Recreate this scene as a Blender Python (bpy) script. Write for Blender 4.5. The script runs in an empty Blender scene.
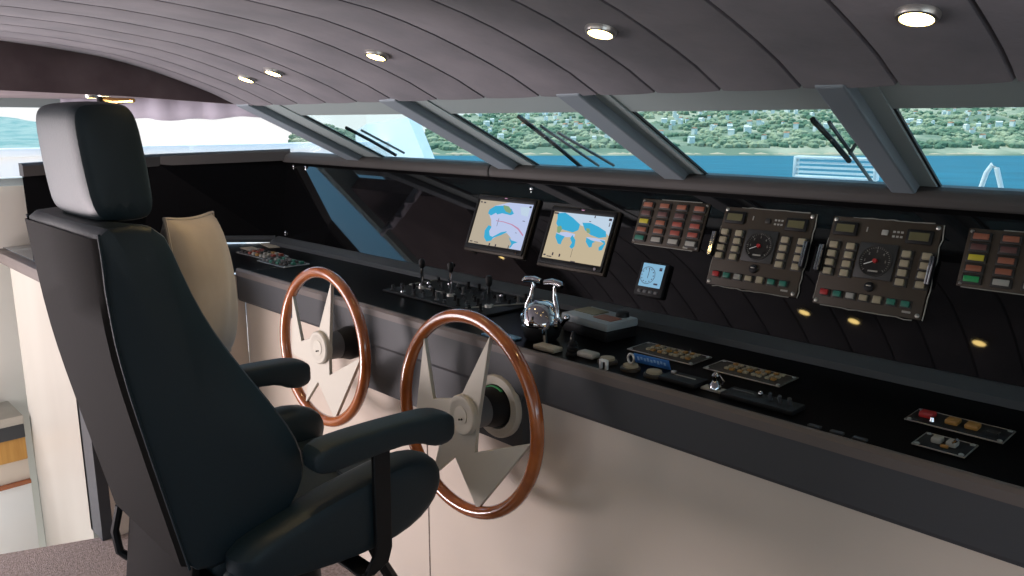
import bpy, bmesh, math, random
from mathutils import Matrix, Vector
R = math.radians
SC = bpy.context.scene
COL = SC.collection
# ------------------------------------------------------------------ camera, world, sun, exposure
CAM = Vector((0, 0, 1.55))
PITCH = R(11.7225); YAW = R(45.783)
cd = bpy.data.cameras.new('camera'); cam = bpy.data.objects.new('camera', cd); COL.objects.link(cam)
cam.location = CAM; cam.rotation_euler = (R(90) - PITCH, 0, YAW)
cd.sensor_width = 36; cd.lens = 800 / 1024 * 36; cd.clip_start = .02; cd.clip_end = 9000
SC.camera = cam
SC.view_settings.view_transform = 'Standard'; SC.view_settings.look = 'None'
SC.view_settings.gamma = 1; SC.view_settings.use_curve_mapping = False
SC.view_settings.exposure = 0.0

w = bpy.data.worlds.new('sky'); SC.world = w; w.use_nodes = True
nt = w.node_tree; nt.nodes.clear()
wo = nt.nodes.new('ShaderNodeOutputWorld'); bg = nt.nodes.new('ShaderNodeBackground')
tc = nt.nodes.new('ShaderNodeTexCoord'); sp = nt.nodes.new('ShaderNodeSeparateXYZ'); cr = nt.nodes.new('ShaderNodeValToRGB')
nt.links.new(tc.outputs['Generated'], sp.inputs[0]); nt.links.new(sp.outputs[2], cr.inputs[0])
nt.links.new(cr.outputs[0], bg.inputs[0]); nt.links.new(bg.outputs[0], wo.inputs[0])
e = cr.color_ramp.elements
e[0].position = 0; e[0].color = (.90, .92, .92, 1); e[1].position = .9; e[1].color = (.10, .28, .62, 1)
k = e.new(.10); k.color = (.88, .92, .93, 1)
k = e.new(.30); k.color = (.45, 1.1, 1.7, 1)
bg.inputs[1].default_value = 1.25

def lamp(name, kind, loc, target, energy, color, **kw):
    l = bpy.data.lights.new(name, kind); l.energy = energy; l.color = color
    for a, b in kw.items(): setattr(l, a, b)
    o = bpy.data.objects.new(name, l); COL.objects.link(o); o.location = loc
    o.rotation_euler = (Vector(target) - Vector(loc)).to_track_quat('-Z', 'Y').to_euler()
    return o
lamp('sun', 'SUN', (-26, -16, 70), (0, 0, 0), 5.0, (1, .95, .86), angle=R(.6))
# daylight at the open side door; stern and stairwell lamps are added unseen fills
lamp('side_door_daylight', 'AREA', (-4.12, -.95, 1.20), (-2.9, .9, 1.9), 50, (1, .88, .90), shape='RECTANGLE', size=1.5, size_y=1.2)
lamp('stern_fill', 'AREA', (-2.7, -2.9, 1.2), (-2.2, 1.2, .8), 5, (1, .93, .87), shape='RECTANGLE', size=1.8, size_y=1.1)  # added fill behind the camera to lift the interior
lamp('port_ceiling_fill', 'AREA', (-3.8, -1.15, .25), (-2.85, .35, 2.2), 72, (1, .87, .90), shape='RECTANGLE', size=.8, size_y=.8)  # added unseen uplight that brightens the port side of the ceiling
lamp('stairwell_fill', 'AREA', (-3.5, -.9, .8), (-4.0, .6, -.1), 7, (1, .96, .88), shape='RECTANGLE', size=.8, size_y=1.0)  # added fill aimed at the steps and the port wall
lamp('starboard_daylight', 'AREA', (1.5, -.2, 1.3), (-1.5, 1.1, .9), 5, (.66, .88, 1), shape='RECTANGLE', size=1.6, size_y=.5)

# ------------------------------------------------------------------ materials
MATS = {}
def mat(name, col, rough=.5, metal=0, spec=.5, emis=None, es=0, noise=None, bump=None, coat=0, sheen=0, ior=None, trans=0):
    if name in MATS: return MATS[name]
    m = bpy.data.materials.new(name); m.use_nodes = True; n = m.node_tree; b = n.nodes['Principled BSDF']
    b.inputs['Base Color'].default_value = (*col, 1); b.inputs['Roughness'].default_value = rough
    b.inputs['Metallic'].default_value = metal; b.inputs['Specular IOR Level'].default_value = spec
    if coat: b.inputs['Coat Weight'].default_value = coat; b.inputs['Coat Roughness'].default_value = .06
    if sheen: b.inputs['Sheen Weight'].default_value = sheen; b.inputs['Sheen Roughness'].default_value = .45
    if ior: b.inputs['IOR'].default_value = ior
    if trans: b.inputs['Transmission Weight'].default_value = trans
    if emis: b.inputs['Emission Color'].default_value = (*emis, 1); b.inputs['Emission Strength'].default_value = es
    t = n.nodes.new('ShaderNodeTexCoord')
    if noise:   # (scale, colour 2, low, high, detail, stretch)
        sc, c2, lo, hi, det, st = noise
        mp = n.nodes.new('ShaderNodeMapping'); mp.inputs['Scale'].default_value = st
        nz = n.nodes.new('ShaderNodeTexNoise'); nz.inputs['Scale'].default_value = sc; nz.inputs['Detail'].default_value = det
        rp = n.nodes.new('ShaderNodeValToRGB')
        rp.color_ramp.elements[0].position = lo; rp.color_ramp.elements[0].color = (*col, 1)
        rp.color_ramp.elements[1].position = hi; rp.color_ramp.elements[1].color = (*c2, 1)
        n.links.new(t.outputs['Object'], mp.inputs[0]); n.links.new(mp.outputs[0], nz.inputs[0])
        n.links.new(nz.outputs[0], rp.inputs[0]); n.links.new(rp.outputs[0], b.inputs['Base Color'])
    if bump:    # (scale, strength, distance)
        nz2 = n.nodes.new('ShaderNodeTexNoise'); nz2.inputs['Scale'].default_value = bump[0]; nz2.inputs['Detail'].default_value = 4
        bp = n.nodes.new('ShaderNodeBump'); bp.inputs['Strength'].default_value = bump[1]; bp.inputs['Distance'].default_value = bump[2]
        n.links.new(t.outputs['Object'], nz2.inputs[0]); n.links.new(nz2.outputs[0], bp.inputs['Height']); n.links.new(bp.outputs[0], b.inputs['Normal'])
    MATS[name] = m; return m
M = {}
M['suede'] = mat('ceiling suede', (.145, .142, .162), .95, 0, .1, noise=(5, (.225, .212, .235), .35, .68, 6, (1, 1, 1)), bump=(60, .15, .004), sheen=.25)
M['suede_dark'] = mat('soffit suede', (.15, .112, .118), .95, 0, .1, noise=(7, (.22, .17, .175), .35, .7, 6, (1, 1, 1)), sheen=.1)
M['frame'] = mat('grey-green window frame paint', (.36, .43, .43), .5, 0, .4)
M['frame_dark'] = mat('slate blue pillar vinyl', (.26, .31, .35), .55, 0, .4)
M['gasket'] = mat('black rubber', (.012, .012, .013), .6)
M['cream'] = mat('cream lacquer', (.68, .585, .49), .45, 0, .3, noise=(1.5, (.60, .515, .43), .4, .7, 3, (1, 1, 1)))
M['white_lacquer'] = mat('ivory lacquered board', (.72, .69, .62), .35, 0, .4, noise=(2, (.66, .62, .54), .4, .7, 3, (1, 1, .3)))
M['fascia'] = mat('dark grey fascia leather', (.052, .055, .060), .5, 0, .3, bump=(250, .1, .001))
M['lip'] = mat('taupe edge leather', (.115, .098, .090), .5, 0, .35)
M['strip'] = mat('slate console trim', (.060, .066, .070), .55, 0, .2)
M['gloss'] = mat('glossy black acrylic', (.004, .004, .0045), .03, 0, .5, ior=1.45)
M['dash'] = mat('polished black dash', (.004, .004, .0045), .3, 0, .08, ior=1.3)
M['coaming'] = mat('padded taupe coaming', (.060, .055, .052), .6, 0, .25, bump=(200, .1, .001))
M['carpet'] = mat('taupe carpet', (.46, .38, .35), 1, 0, .05, noise=(90, (.28, .23, .21), .35, .65, 4, (1, 1, 1)), bump=(260, 1, .01))
M['leather'] = mat('black leather', (.011, .023, .030), .5, 0, .38, bump=(180, .16, .002))
M['leather_rear'] = mat('charcoal grained leather', (.018, .016, .015), .8, 0, .05, bump=(180, .2, .002))
M['plastic'] = mat('black satin plastic', (.010, .010, .011), .5, 0, .25)
M['plastic_grey'] = mat('grey plastic', (.13, .13, .13), .5)
M['chrome'] = mat('polished chrome', (.62, .62, .64), .07, 1)
M['steel'] = mat('brushed steel', (.50, .48, .44), .38, 1, noise=(8, (.44, .42, .385), .3, .7, 2, (1, 1, 40)))
M['star'] = mat('satin aluminium', (.52, .49, .42), .6, .2, .3)
M['wood'] = mat('varnished mahogany', (.42, .115, .022), .25, 0, .5, noise=(14, (.24, .055, .010), .35, .75, 5, (1, 1, 1)), coat=1)
M['teak'] = mat('honey teak', (.62, .33, .08), .4, noise=(6, (.5, .24, .05), .3, .7, 4, (1, 12, 1)))
M['linen'] = mat('beige velvet', (.44, .37, .31), .9, 0, .1, noise=(9, (.36, .30, .245), .35, .7, 5, (1, 1, 1)), sheen=.4)
M['bezel'] = mat('bronze instrument plate', (.050, .037, .025), .5, .15, .4)
M['dial'] = mat('dial black', (.028, .028, .027), .5)
M['ivory'] = mat('ivory key', (.34, .29, .19), .5)
M['key_dark'] = mat('smoked key', (.020, .018, .016), .5)
M['red'] = mat('red lens', (.28, .055, .035), .4)
M['red_dim'] = mat('brown red lens', (.10, .040, .035), .4)
M['brick'] = mat('orange red lens', (.26, .085, .045), .4)
M['red_b'] = mat('signal red key', (.40, .02, .02), .4)
M['green'] = mat('green lens', (.02, .16, .11), .4)
M['green_b'] = mat('bright green lens', (.02, .30, .09), .4)
M['yellow'] = mat('yellow lens', (.50, .42, .03), .4)
M['amber'] = mat('amber lens', (.38, .19, .04), .4)
M['white_k'] = mat('pale grey lens', (.34, .33, .29), .5)
M['lcd'] = mat('olive liquid crystal', (.11, .10, .045), .3)
M['white'] = mat('white gelcoat', (.80, .80, .78), .4)
M['glare'] = mat('white boat canvas', (.85, .85, .84), .8, bump=(3, .4, .05))
M['lilac'] = mat('lilac grey fabric', (.36, .34, .40), .8)
M['paper'] = mat('cream paper', (.50, .44, .33), .8)
M['blue'] = mat('blue card', (.05, .20, .55), .5)
M['ghost'] = mat('ghost reflection white', (.75, .8, .8), .5)
def emis(name, col, s): return mat(name, (0, 0, 0), .5, 0, 0, col, s)
M['lamp'] = emis('warm lamp glow', (1, .70, .24), 24)
M['trimring'] = mat('brushed nickel ring', (.62, .60, .57), .3, .9)

def glass_mat():
    m = bpy.data.materials.new('tinted window glass'); m.use_nodes = True; n = m.node_tree; n.nodes.clear()
    o = n.nodes.new('ShaderNodeOutputMaterial'); mx = n.nodes.new('ShaderNodeMixShader'); t = n.nodes.new('ShaderNodeBsdfTransparent')
    g = n.nodes.new('ShaderNodeBsdfGlossy')
    t.inputs[0].default_value = (.90, .98, .985, 1); g.inputs['Roughness'].default_value = .02
    mx.inputs[0].default_value = .06; n.links.new(t.outputs[0], mx.inputs[1]); n.links.new(g.outputs[0], mx.inputs[2]); n.links.new(mx.outputs[0], o.inputs[0])
    return m
M['glass'] = glass_mat()
M['clear'] = M['glass'].copy(); M['clear'].node_tree.nodes['Transparent BSDF'].inputs[0].default_value = (1, .99, .99, 1)

# ------------------------------------------------------------------ mesh helpers
def xf(loc=(0, 0, 0), rot=(0, 0, 0)):
    return Matrix.Translation(Vector(loc)) @ Matrix.Rotation(rot[2], 4, 'Z') @ Matrix.Rotation(rot[1], 4, 'Y') @ Matrix.Rotation(rot[0], 4, 'X')
I4 = Matrix.Identity(4)
class MB:
    def __init__(s): s.v = []; s.f = []; s.smooth = []
    def add(s, vs, fs, mtx=None, smooth=False):
        o = len(s.v)
        for q in vs:
            q = Vector(q)
            if mtx: q = mtx @ q
            s.v.append(tuple(q))
        for f in fs: s.f.append([i + o for i in f]); s.smooth.append(smooth)
        return s
    def frombm(s, bm, mtx=None, smooth=False):
        bm.verts.index_update()
        s.add([v.co[:] for v in bm.verts], [[v.index for v in f.verts] for f in bm.faces], mtx, smooth); bm.free(); return s
    def box(s, c, d, bev=0, mtx=None, seg=2, smooth=None):
        bm = bmesh.new(); bmesh.ops.create_cube(bm, size=1)
        for v in bm.verts: v.co = Vector((v.co.x * d[0], v.co.y * d[1], v.co.z * d[2]))
        if bev: bmesh.ops.bevel(bm, geom=bm.edges[:], offset=bev, segments=seg, affect='EDGES', profile=.5)
        T = Matrix.Translation(Vector(c))
        return s.frombm(bm, (mtx @ T) if mtx else T, bool(bev) if smooth is None else smooth)
    def lathe(s, prof, mtx=None, n=24, smooth=True):   # prof: (radius, z)
        vs = []; fs = []
        for r, z in prof:
            for i in range(n):
                a = 2 * math.pi * i / n; vs.append((r * math.cos(a), r * math.sin(a), z))
        for j in range(len(prof) - 1):
            for i in range(n):
                fs.append([j * n + i, j * n + (i + 1) % n, (j + 1) * n + (i + 1) % n, (j + 1) * n + i])
        fs.append(list(range(n))[::-1]); fs.append([(len(prof) - 1) * n + i for i in range(n)])
        return s.add(vs, fs, mtx, smooth)
    def cyl(s, r, z0, z1, mtx=None, n=20, bev=0):
        p = [(r, z0), (r, z1)] if not bev else [(r - bev, z0), (r, z0 + bev), (r, z1 - bev), (r - bev, z1)]
        return s.lathe(p, mtx, n)
    def tube(s, pts, r, mtx=None, n=10, closed=False):
        pts = [Vector(p) for p in pts]; N = len(pts); rs = r if isinstance(r, (list, tuple)) else [r] * N
        vs = []; fs = []; up = None
        for i, p in enumerate(pts):
            if closed: d = pts[(i + 1) % N] - pts[i - 1]
            else: d = pts[min(i + 1, N - 1)] - pts[max(i - 1, 0)]
            d.normalize()
            if up is None: up = Vector((0, 0, 1)) if abs(d.z) < .9 else Vector((1, 0, 0))
            a = d.cross(up).normalized(); up = a.cross(d).normalized()
            for k_ in range(n):
                t = 2 * math.pi * k_ / n; vs.append(p + rs[i] * (math.cos(t) * a + math.sin(t) * up))
        for i in range(N if closed else N - 1):
            j = (i + 1) % N
            for k_ in range(n): fs.append([i * n + k_, i * n + (k_ + 1) % n, j * n + (k_ + 1) % n, j * n + k_])
        if not closed: fs.append(list(range(n))[::-1]); fs.append([(N - 1) * n + k_ for k_ in range(n)])
        return s.add(vs, fs, mtx, True)
    def sphere(s, c, r, mtx=None, n=12, sc=(1, 1, 1)):
        bm = bmesh.new(); bmesh.ops.create_uvsphere(bm, u_segments=n * 2, v_segments=n, radius=r)
        T = Matrix.Translation(Vector(c)) @ Matrix.Diagonal((*sc, 1))
        return s.frombm(bm, (mtx @ T) if mtx else T, True)
    def prism(s, poly, axis, a, b, mtx=None):          # polygon extruded along an axis; poly pts are the two other axes in order
        vs = []
        for t in (a, b):
            for u, v in poly:
                vs.append((t, u, v) if axis == 0 else ((u, t, v) if axis == 1 else (u, v, t)))
        n = len(poly); fs = [list(range(n)), list(range(n, 2 * n))[::-1]]
        for i in range(n): fs.append([i, i + n, (i + 1) % n + n, (i + 1) % n][::-1])
        return s.add(vs, fs, mtx)
ROOT = {}
def obj(name, mb, m, parent=None, world=False, sub=0, label=None, bevel=0, autos=True):
    me = bpy.data.meshes.new(name); me.from_pydata(mb.v, [], mb.f); me.update()
    bm = bmesh.new(); bm.from_mesh(me); bmesh.ops.recalc_face_normals(bm, faces=bm.faces); bm.to_mesh(me); bm.free()
    for p, sm in zip(me.polygons, mb.smooth): p.use_smooth = sm
    if any(mb.smooth):
        try: me.set_sharp_from_angle(angle=R(40))
        except Exception: pass
    me.materials.append(M[m] if isinstance(m, str) else m)
    o = bpy.data.objects.new(name, me); COL.objects.link(o)
    if parent is not None:
        o.parent = parent
        if world: me.transform(ROOT[parent.name].inverted())
        ROOT[o.name] = ROOT[parent.name]
    else: ROOT[o.name] = I4
    if sub:
        s = o.modifiers.new('s', 'SUBSURF'); s.levels = sub; s.render_levels = sub
    if bevel:
        b = o.modifiers.new('b', 'BEVEL'); b.width = bevel; b.segments = 2; b.limit_method = 'ANGLE'
    if label: o['label'] = label
    return o
def thing(name, label, cat, loc=(0, 0, 0), rot=(0, 0, 0), group=None):
    o = bpy.data.objects.new(name, None); COL.objects.link(o); o.location = loc; o.rotation_euler = rot; o.empty_display_size = .05
    o['label'] = label; o['category'] = cat
    if group: o['group'] = group
    ROOT[o.name] = Matrix.Translation(Vector(loc)) @ Matrix.Rotation(rot[2], 4, 'Z') @ Matrix.Rotation(rot[1], 4, 'Y') @ Matrix.Rotation(rot[0], 4, 'X')
    return o
def tag(o, label, cat, group=None):
    o['label'] = label; o['category'] = cat
    if group: o['group'] = group
    return o
def struct(name, mb, m, label=None, **kw):
    o = obj(name, mb, m, **kw); o['kind'] = 'structure'
    if label: o['label'] = label
    return o
def copy_tree(o, parent=None):
    c = o.copy(); COL.objects.link(c)
    if parent: c.parent = parent
    for ch in list(o.children): copy_tree(ch, c)
    return c
def lerp(a, b, t): return a + (b - a) * t
def interp(pts, x):
    for (x0, y0), (x1, y1) in zip(pts, pts[1:]):
        if x <= x1: return lerp(y0, y1, (x - x0) / (x1 - x0)) if x >= x0 else y0
    return pts[-1][1]

# ================================================================== THE ROOM
XL, XR, YA = -4.2, 1.6, -3.1
# floor: carpet, cut out for the stairwell
m = MB(); m.add([(-3.24, YA, 0), (XR, YA, 0), (XR, 1.62, 0), (-3.08, 1.62, 0), (-3.08, .86, 0), (-3.22, .52, 0), (-3.24, YA, -.0)], [[0, 1, 2, 3, 4, 5]])
m.add([(-3.24, YA, -.05), (XR, YA, -.05), (XR, 1.62, -.05), (-3.08, 1.62, -.05), (-3.08, .86, -.05), (-3.22, .52, -.05)], [[0, 1, 2, 3, 4, 5]])
m.add([(-3.24, YA, 0), (-3.22, .52, 0), (-3.08, .86, 0), (-3.24, YA, -.05), (-3.22, .52, -.05), (-3.08, .86, -.05)], [[0, 1, 4, 3], [1, 2, 5, 4]])
struct('floor', m, 'carpet', 'taupe looped carpet floor')

# ceiling: padded suede panels with fore-and-aft seams
CP = [(-3.1, 1.80), (.3, 1.82), (.6, 1.818), (.75, 1.808), (.85, 1.798), (1.0, 1.778), (1.12, 1.752), (1.25, 1.712), (1.38, 1.668), (1.5, 1.614)]
def cz(y): return interp(CP, y)
XC0, XC1 = -3.12, XR
seams = [XC0, -2.98, -2.82, -2.64, -2.45, -2.26, -2.06, -1.85, -1.645, -1.44, -1.25, -1.085, -.92, -.745, -.567, -.385]
while seams[-1] < XR - .2: seams.append(seams[-1] + .18)
seams[-1] = XR
ys = [-3.1, -2, -1, -.3, 0, .2, .4, .55, .7, .8, .9, 1.0, 1.08, 1.16, 1.24, 1.32, 1.4, 1.46, 1.49, 1.5]
m = MB(); xs = []
for a, b in zip(seams, seams[1:]):
    for t in (0, .025, .1, .3, .5, .7, .9, .975):
        puff = .005 * (1 - abs(2 * t - 1) ** 3) - (.010 if t == 0 else 0)
        xs.append((lerp(a, b, t), puff))
xs.append((XR, 0)); nx = len(xs); vs = []
for y in ys:
    for x, p in xs: vs.append((x, y, cz(y) - p * (1 if y < 1.49 else .6)))
for x, p in xs: vs.append((x, 1.51, 1.66))
fs = [[j * nx + i, j * nx + i + 1, (j + 1) * nx + i + 1, (j + 1) * nx + i] for j in range(len(ys)) for i in range(nx - 1)]
m.add(vs, fs, None, True)
m.box((-.8, -.8, 1.93), (6.9, 4.7, .08))
struct('ceiling', m, 'suede', 'padded grey suede ceiling with fore and aft seams')
# side beam (soffit) on the port side
m = MB()
bot = [(-3.1, 1.66), (.0, 1.66), (.68, 1.652), (1.06, 1.642), (1.52, 1.618)]
top = [(y, cz(y) + .02) for y in ys if y < 1.5]
poly = [(y, z) for y, z in bot] + [(y, z) for y, z in reversed(top)]
m.prism(poly, 0, -3.135, -3.115)
m.box((-3.66, -.8, 1.70), (1.08, 4.6, .09))
struct('trim_1', m, 'suede_dark', 'dark purple-grey suede side beam under the ceiling')

# windshield header, between ceiling edge and glass
WN = Vector((0, .41, 1)).normalized(); WD = Vector((0, 1, -.41)).normalized()
def WP(x, y, off=0): return Vector((x, y, 1.385 - .41 * (y - 2.12))) + WN * off
def wslab(mb, x0t, x1t, x0b, x1b, yt, yb, o0, o1):
    v = [WP(x0t, yt, o0), WP(x1t, yt, o0), WP(x1b, yb, o0), WP(x0b, yb, o0), WP(x0t, yt, o1), WP(x1t, yt, o1), WP(x1b, yb, o1), WP(x0b, yb, o1)]
    mb.add(v, [[0, 1, 2, 3], [4, 7, 6, 5], [0, 4, 5, 1], [1, 5, 6, 2], [2, 6, 7, 3], [3, 7, 4, 0]])
m = MB(); wslab(m, -3.15, XR, -3.05, XR, 1.46, 1.655, .0, .05)
wslab(m, -3.15, XR, -3.15, XR, 1.38, 1.50, .03, .12)
struct('trim_2', m, 'frame', 'grey-green header above the windscreen')
# pillars: xt, xb of left edge, width, frame strip to the right
PIL = [(-.715, -.783, .060, .038, 1.495), (-1.375, -1.463, .078, .044, 1.495), (-2.125, -2.205, .090, .075, 1.495), (-3.10, -3.235, .105, .13, 1.495), (.02, -.02, .06, .04, 1.495), (.72, .70, .06, .04, 1.495), (1.40, 1.38, .06, .04, 1.495)]
n_ = 3
for xt, xb, wd, fw, y0 in PIL:
    m = MB(); wslab(m, xt, xt + wd, xb, xb + wd, y0, 2.2, -.030, .03)
    struct('trim_%d' % n_, m, 'frame_dark', 'slate grey raked windscreen pillar', bevel=.006); n_ += 1
    m = MB(); wslab(m, xt + wd - .004, xt + wd + fw, xb + wd - .004, xb + wd + fw, y0, 2.2, -.004, .012)
    struct('trim_%d' % n_, m, 'frame', 'grey-green frame strip beside a windscreen pillar'); n_ += 1
    m = MB(); wslab(m, xt + wd + fw - .001, xt + wd + fw + .006, xb + wd + fw - .001, xb + wd + fw + .006, y0, 2.2, .002, .008)
    struct('trim_%d' % n_, m, 'gasket', 'black rubber glazing seal'); n_ += 1
edges = sorted([(xt, xb, wd + fw) for xt, xb, wd, fw, _ in PIL])
wn = 1
for (a, b, wd), (c, d, _) in zip(edges, edges[1:]):
    m = MB(); wslab(m, a + wd, c + .01, b + wd, d + .01, 1.6, 2.2, .006, .010)
    struct('window_%d' % wn, m, 'glass', 'tinted windscreen pane'); wn += 1

# port side: instrument wall corner C, side coaming, wall with a window strip
m = MB()
m.box((XL - .03, 1.125, .64), (.06, 1.35, 1.28))
m.box((XL - .03, .6, -.5), (.06, 2.4, 1.0))
struct('wall_port', m, 'white_lacquer', 'cream port side wall below the window')
m = MB(); m.box((XL + .005, 1.1, 1.285), (.05, 1.45, .035), .004); m.box((XL - .03, 1.0, 1.68), (.08, 1.6, .13)); m.box((XL - .03, .36, 1.45), (.06, .10, .5))
struct('trim_%d' % n_, m, 'frame', 'grey-green sill and header of the port side window'); n_ += 1
m = MB(); m.box((XL - .045, 1.06, 1.46), (.006, 1.4, .33)); struct('window_%d' % wn, m, 'clear', 'port side window pane'); wn += 1
m = MB(); m.prism([(-4.25, 1.765), (-3.96, 2.21), (-3.30, 2.23), (-3.30, 2.236), (-3.965, 2.216), (-4.256, 1.768)], 2, 1.30, 1.64); struct('window_%d' % wn, m, 'clear', 'port forward window pane'); wn += 1
# aft part of the port wall round an open door
m = MB(); m.box((XL - .03, .42, .8), (.06, .12, 1.7)); m.box((XL - .03, -2.3, .8), (.06, 1.7, 1.75)); m.box((XL - .03, -.5, 1.78), (.06, 1.9, .15))
struct('wall_port_aft', m, 'cream', 'cream wall round the port side door opening')
m = MB(); m.box((XR + .03, -.7, .6), (.06, 4.9, 1.25)); m.box((XR + .03, -.7, 1.85), (.06, 4.9, .35)); m.box((XR + .03, -2.2, 1.4), (.06, 1.9, .8))
m.box((XR + .03, 1.9, 1.3), (.06, .5, .8))
struct('wall_starboard', m, 'cream', 'cream starboard wall')
m = MB(); m.box((-1.3, YA - .03, .3), (6, .06, .7)); m.box((-1.3, YA - .03, 1.87), (6, .06, .14)); m.box((-4.0, YA - .03, 1.2), (.6, .06, 1.4)); m.box((1.3, YA - .03, 1.2), (.6, .06, 1.4))
struct('wall_aft', m, 'cream', 'cream wall round the glazed doors astern')

# stairwell outboard of the carpet, on the port side
m = MB(); m.box((-3.72, -.6, -.62), (1.0, 2.8, .06))
struct('floor_stairwell', m, 'white', 'white floor of the port stairwell')
t = thing('side_steps', 'white side steps with teak tread and steel edge in the port stairwell', 'steps', (-4.0, .45, -.59))
for nm, z0, z1, dx, mt_, lb in (('lower_step', -.59, -.05, 0, 'white', None), ('nosing', -.05, -.032, .012, 'wood', 'thin brown nosing'), ('middle_step', -.032, .065, -.004, 'cream', 'pale cream step band'), ('teak_step', .065, .17, .0, 'teak', 'honey teak step band'), ('step_edge', .17, .235, .008, 'fascia', 'dark rubber step edge'), ('steel_edge', .235, .275, .012, 'steel', None)):
    m = MB(); m.box((-4.065 + dx / 2, .45, (z0 + z1) / 2), (.25 + dx, .68, z1 - z0), .003); obj(nm, m, mt_, t, True, label=lb)

# ================================================================== CONSOLE
XE = XR - .02
LEAN = R(22.5)
PO = Vector((0, 1.93, .985)); PV = Vector((0, math.sin(LEAN), math.cos(LEAN))); PN = Vector((0, -math.cos(LEAN), math.sin(LEAN)))
con = thing('helm_console', 'long grey and cream helm console under the windscreen with black instrument wall', 'console', (-1.2, 1.6, 0))
m = MB(); m.box(((-3.058 + XE) / 2, 1.53, .42), (XE + 3.058, .16, .84)); obj('console_body', m, 'cream', con, True)
m = MB(); m.box((-1.87, 1.4495, .34), (.003, .003, .66)); obj('panel_seam', m, 'carpet', con, True)
m = MB(); m.prism([(1.60, .84), (1.42, .84), (1.415, .85), (1.415, .945), (1.60, .945)], 0, -3.05, XE); obj('fascia', m, 'fascia', con, True)
m = MB(); m.prism([(1.413, .944), (1.413, .964), (1.418, .972), (1.424, .974), (1.430, .972), (1.433, .964), (1.433, .944)], 0, -3.05, XE); obj('edge_lip', m, 'lip', con, True)
m = MB(); m.box((-1.80, 1.5025, .765), (.76, .165, .150)); obj('wheel_housing', m, 'fascia', con, True)
m = MB(); m.prism([(1.432, .90), (1.432, .955), (1.90, .955), (1.90, .90)], 0, -3.05, XE)
m.add([(-3.05, 1.432, .9551), (-3.05, 1.90, .9551), (-3.66, 1.95, .9551), (-4.0, 1.5, .9551), (XL + .01, 1.2, .9551), (XL + .01, .86, .9551), (-3.05, .86, .9551)], [[0, 1, 2, 3, 4, 5, 6]])
obj('dash_top', m, 'dash', con, True)
m = MB(); m.prism([(1.88, .955), (1.885, .972), (1.925, .992), (1.95, .992), (1.95, .955)], 0, -3.66, XE); obj('trim_strip', m, 'strip', con, True)
m = MB()   # instrument wall
def PP(x, v, h=0): return PO + Vector((x, 0, 0)) + PV * v + PN * h
m.add([PP(-3.66, 0), PP(XE, 0), PP(XE, .405), PP(-3.80, .405), PP(-3.66, 0, -.02), PP(XE, 0, -.02), PP(XE, .405, -.02), PP(-3.80, .405, -.02)], [[0, 1, 2, 3], [4, 7, 6, 5], [0, 4, 5, 1], [2, 6, 7, 3], [3, 7, 4, 0], [1, 5, 6, 2]])
obj('instrument_wall', m, 'gloss', con, True)
m = MB()   # side wing of the wall
B0 = Vector((-3.66, 1.935, .96)); B1 = Vector((-4.05, 1.42, .97)); T0 = PP(-3.80, .405); T1 = Vector((-4.10, 1.5, 1.375)); T2 = Vector((-4.14, .95, 1.345)); B2 = Vector((-4.12, .95, .97))
off = Vector((-.02, .01, 0))
m.add([B0, B1, T1, T0, B2, T2] + [p + off for p in (B0, B1, T1, T0, B2, T2)], [[0, 1, 2, 3], [1, 4, 5, 2], [6, 9, 8, 7], [7, 8, 11, 10], [0, 6, 7, 1], [1, 7, 10, 4], [3, 2, 8, 9], [2, 5, 11, 8]])
obj('side_wing', m, 'dash', con, True)
# trim strip along the side wing
m = MB(); m.tube([B0 + Vector((0, -.02, .02)), B1 + Vector((.03, 0, .02)), B2 + Vector((.03, 0, .02))], .016, n=8); obj('side_trim_strip', m, 'strip', con, True)
# padded coaming roll, in lengths with joints
cy, czz = 2.095, 1.372
m = MB()
prof = [(2.052, 1.348), (2.050, 1.372), (2.058, 1.388), (2.078, 1.397), (2.15, 1.398), (2.19, 1.390), (2.19, 1.348)]
for a, b in ((-3.80, -2.24), (-2.236, -.2), (-.196, XE)): m.prism(prof, 0, a, b)
obj('coaming', m, 'coaming', con, True, bevel=.006)
m = MB(); 
c0 = Vector((-3.80, 2.10, 1.392)); c1 = Vector((-4.11, 1.55, 1.372)); c2 = Vector((-4.145, .95, 1.345))
for a, b in ((c0, c1), (c1, c2)):
    d = (b - a).normalized(); s_ = d.cross(Vector((0, 0, 1))).normalized(); u = Vector((0, 0, 1))
    sec = [(-.045, -.034), (-.045, .012), (-.025, .022), (.045, .022), (.045, -.034)]
    if s_.x < 0: s_ = -s_
    vs = [p + s_ * (-x) + u * z for p in (a, b) for x, z in sec]; n5 = 5
    m.add(vs, [list(range(5)), list(range(5, 10))[::-1]] + [[i, i + 5, (i + 1) % 5 + 5, (i + 1) % 5] for i in range(5)])
obj('side_coaming', m, 'coaming', con, True)
# wall clips
for px_, v_, lb_ in ((-3.72, .372, 'at the corner joint of the coaming'), (-3.60, .372, 'just past the corner joint'), (-2.02, .355, 'above the chart screens'), (-3.60, .03, 'low in the port corner'), (-2.32, .03, 'low beside the lever sticks')):
    m = MB(); mt = Matrix.Translation(PP(px_, v_, .004)); m.sphere((0, 0, 0), .009, mt, 6, (1, .6, 1)); m.cyl(.003, -.014, .006, mt, 8)
    tag(obj('wall_clip', m, 'chrome'), 'small steel clip on the black instrument wall, ' + lb_, 'clip', 'steel clips on the instrument wall')

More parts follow.
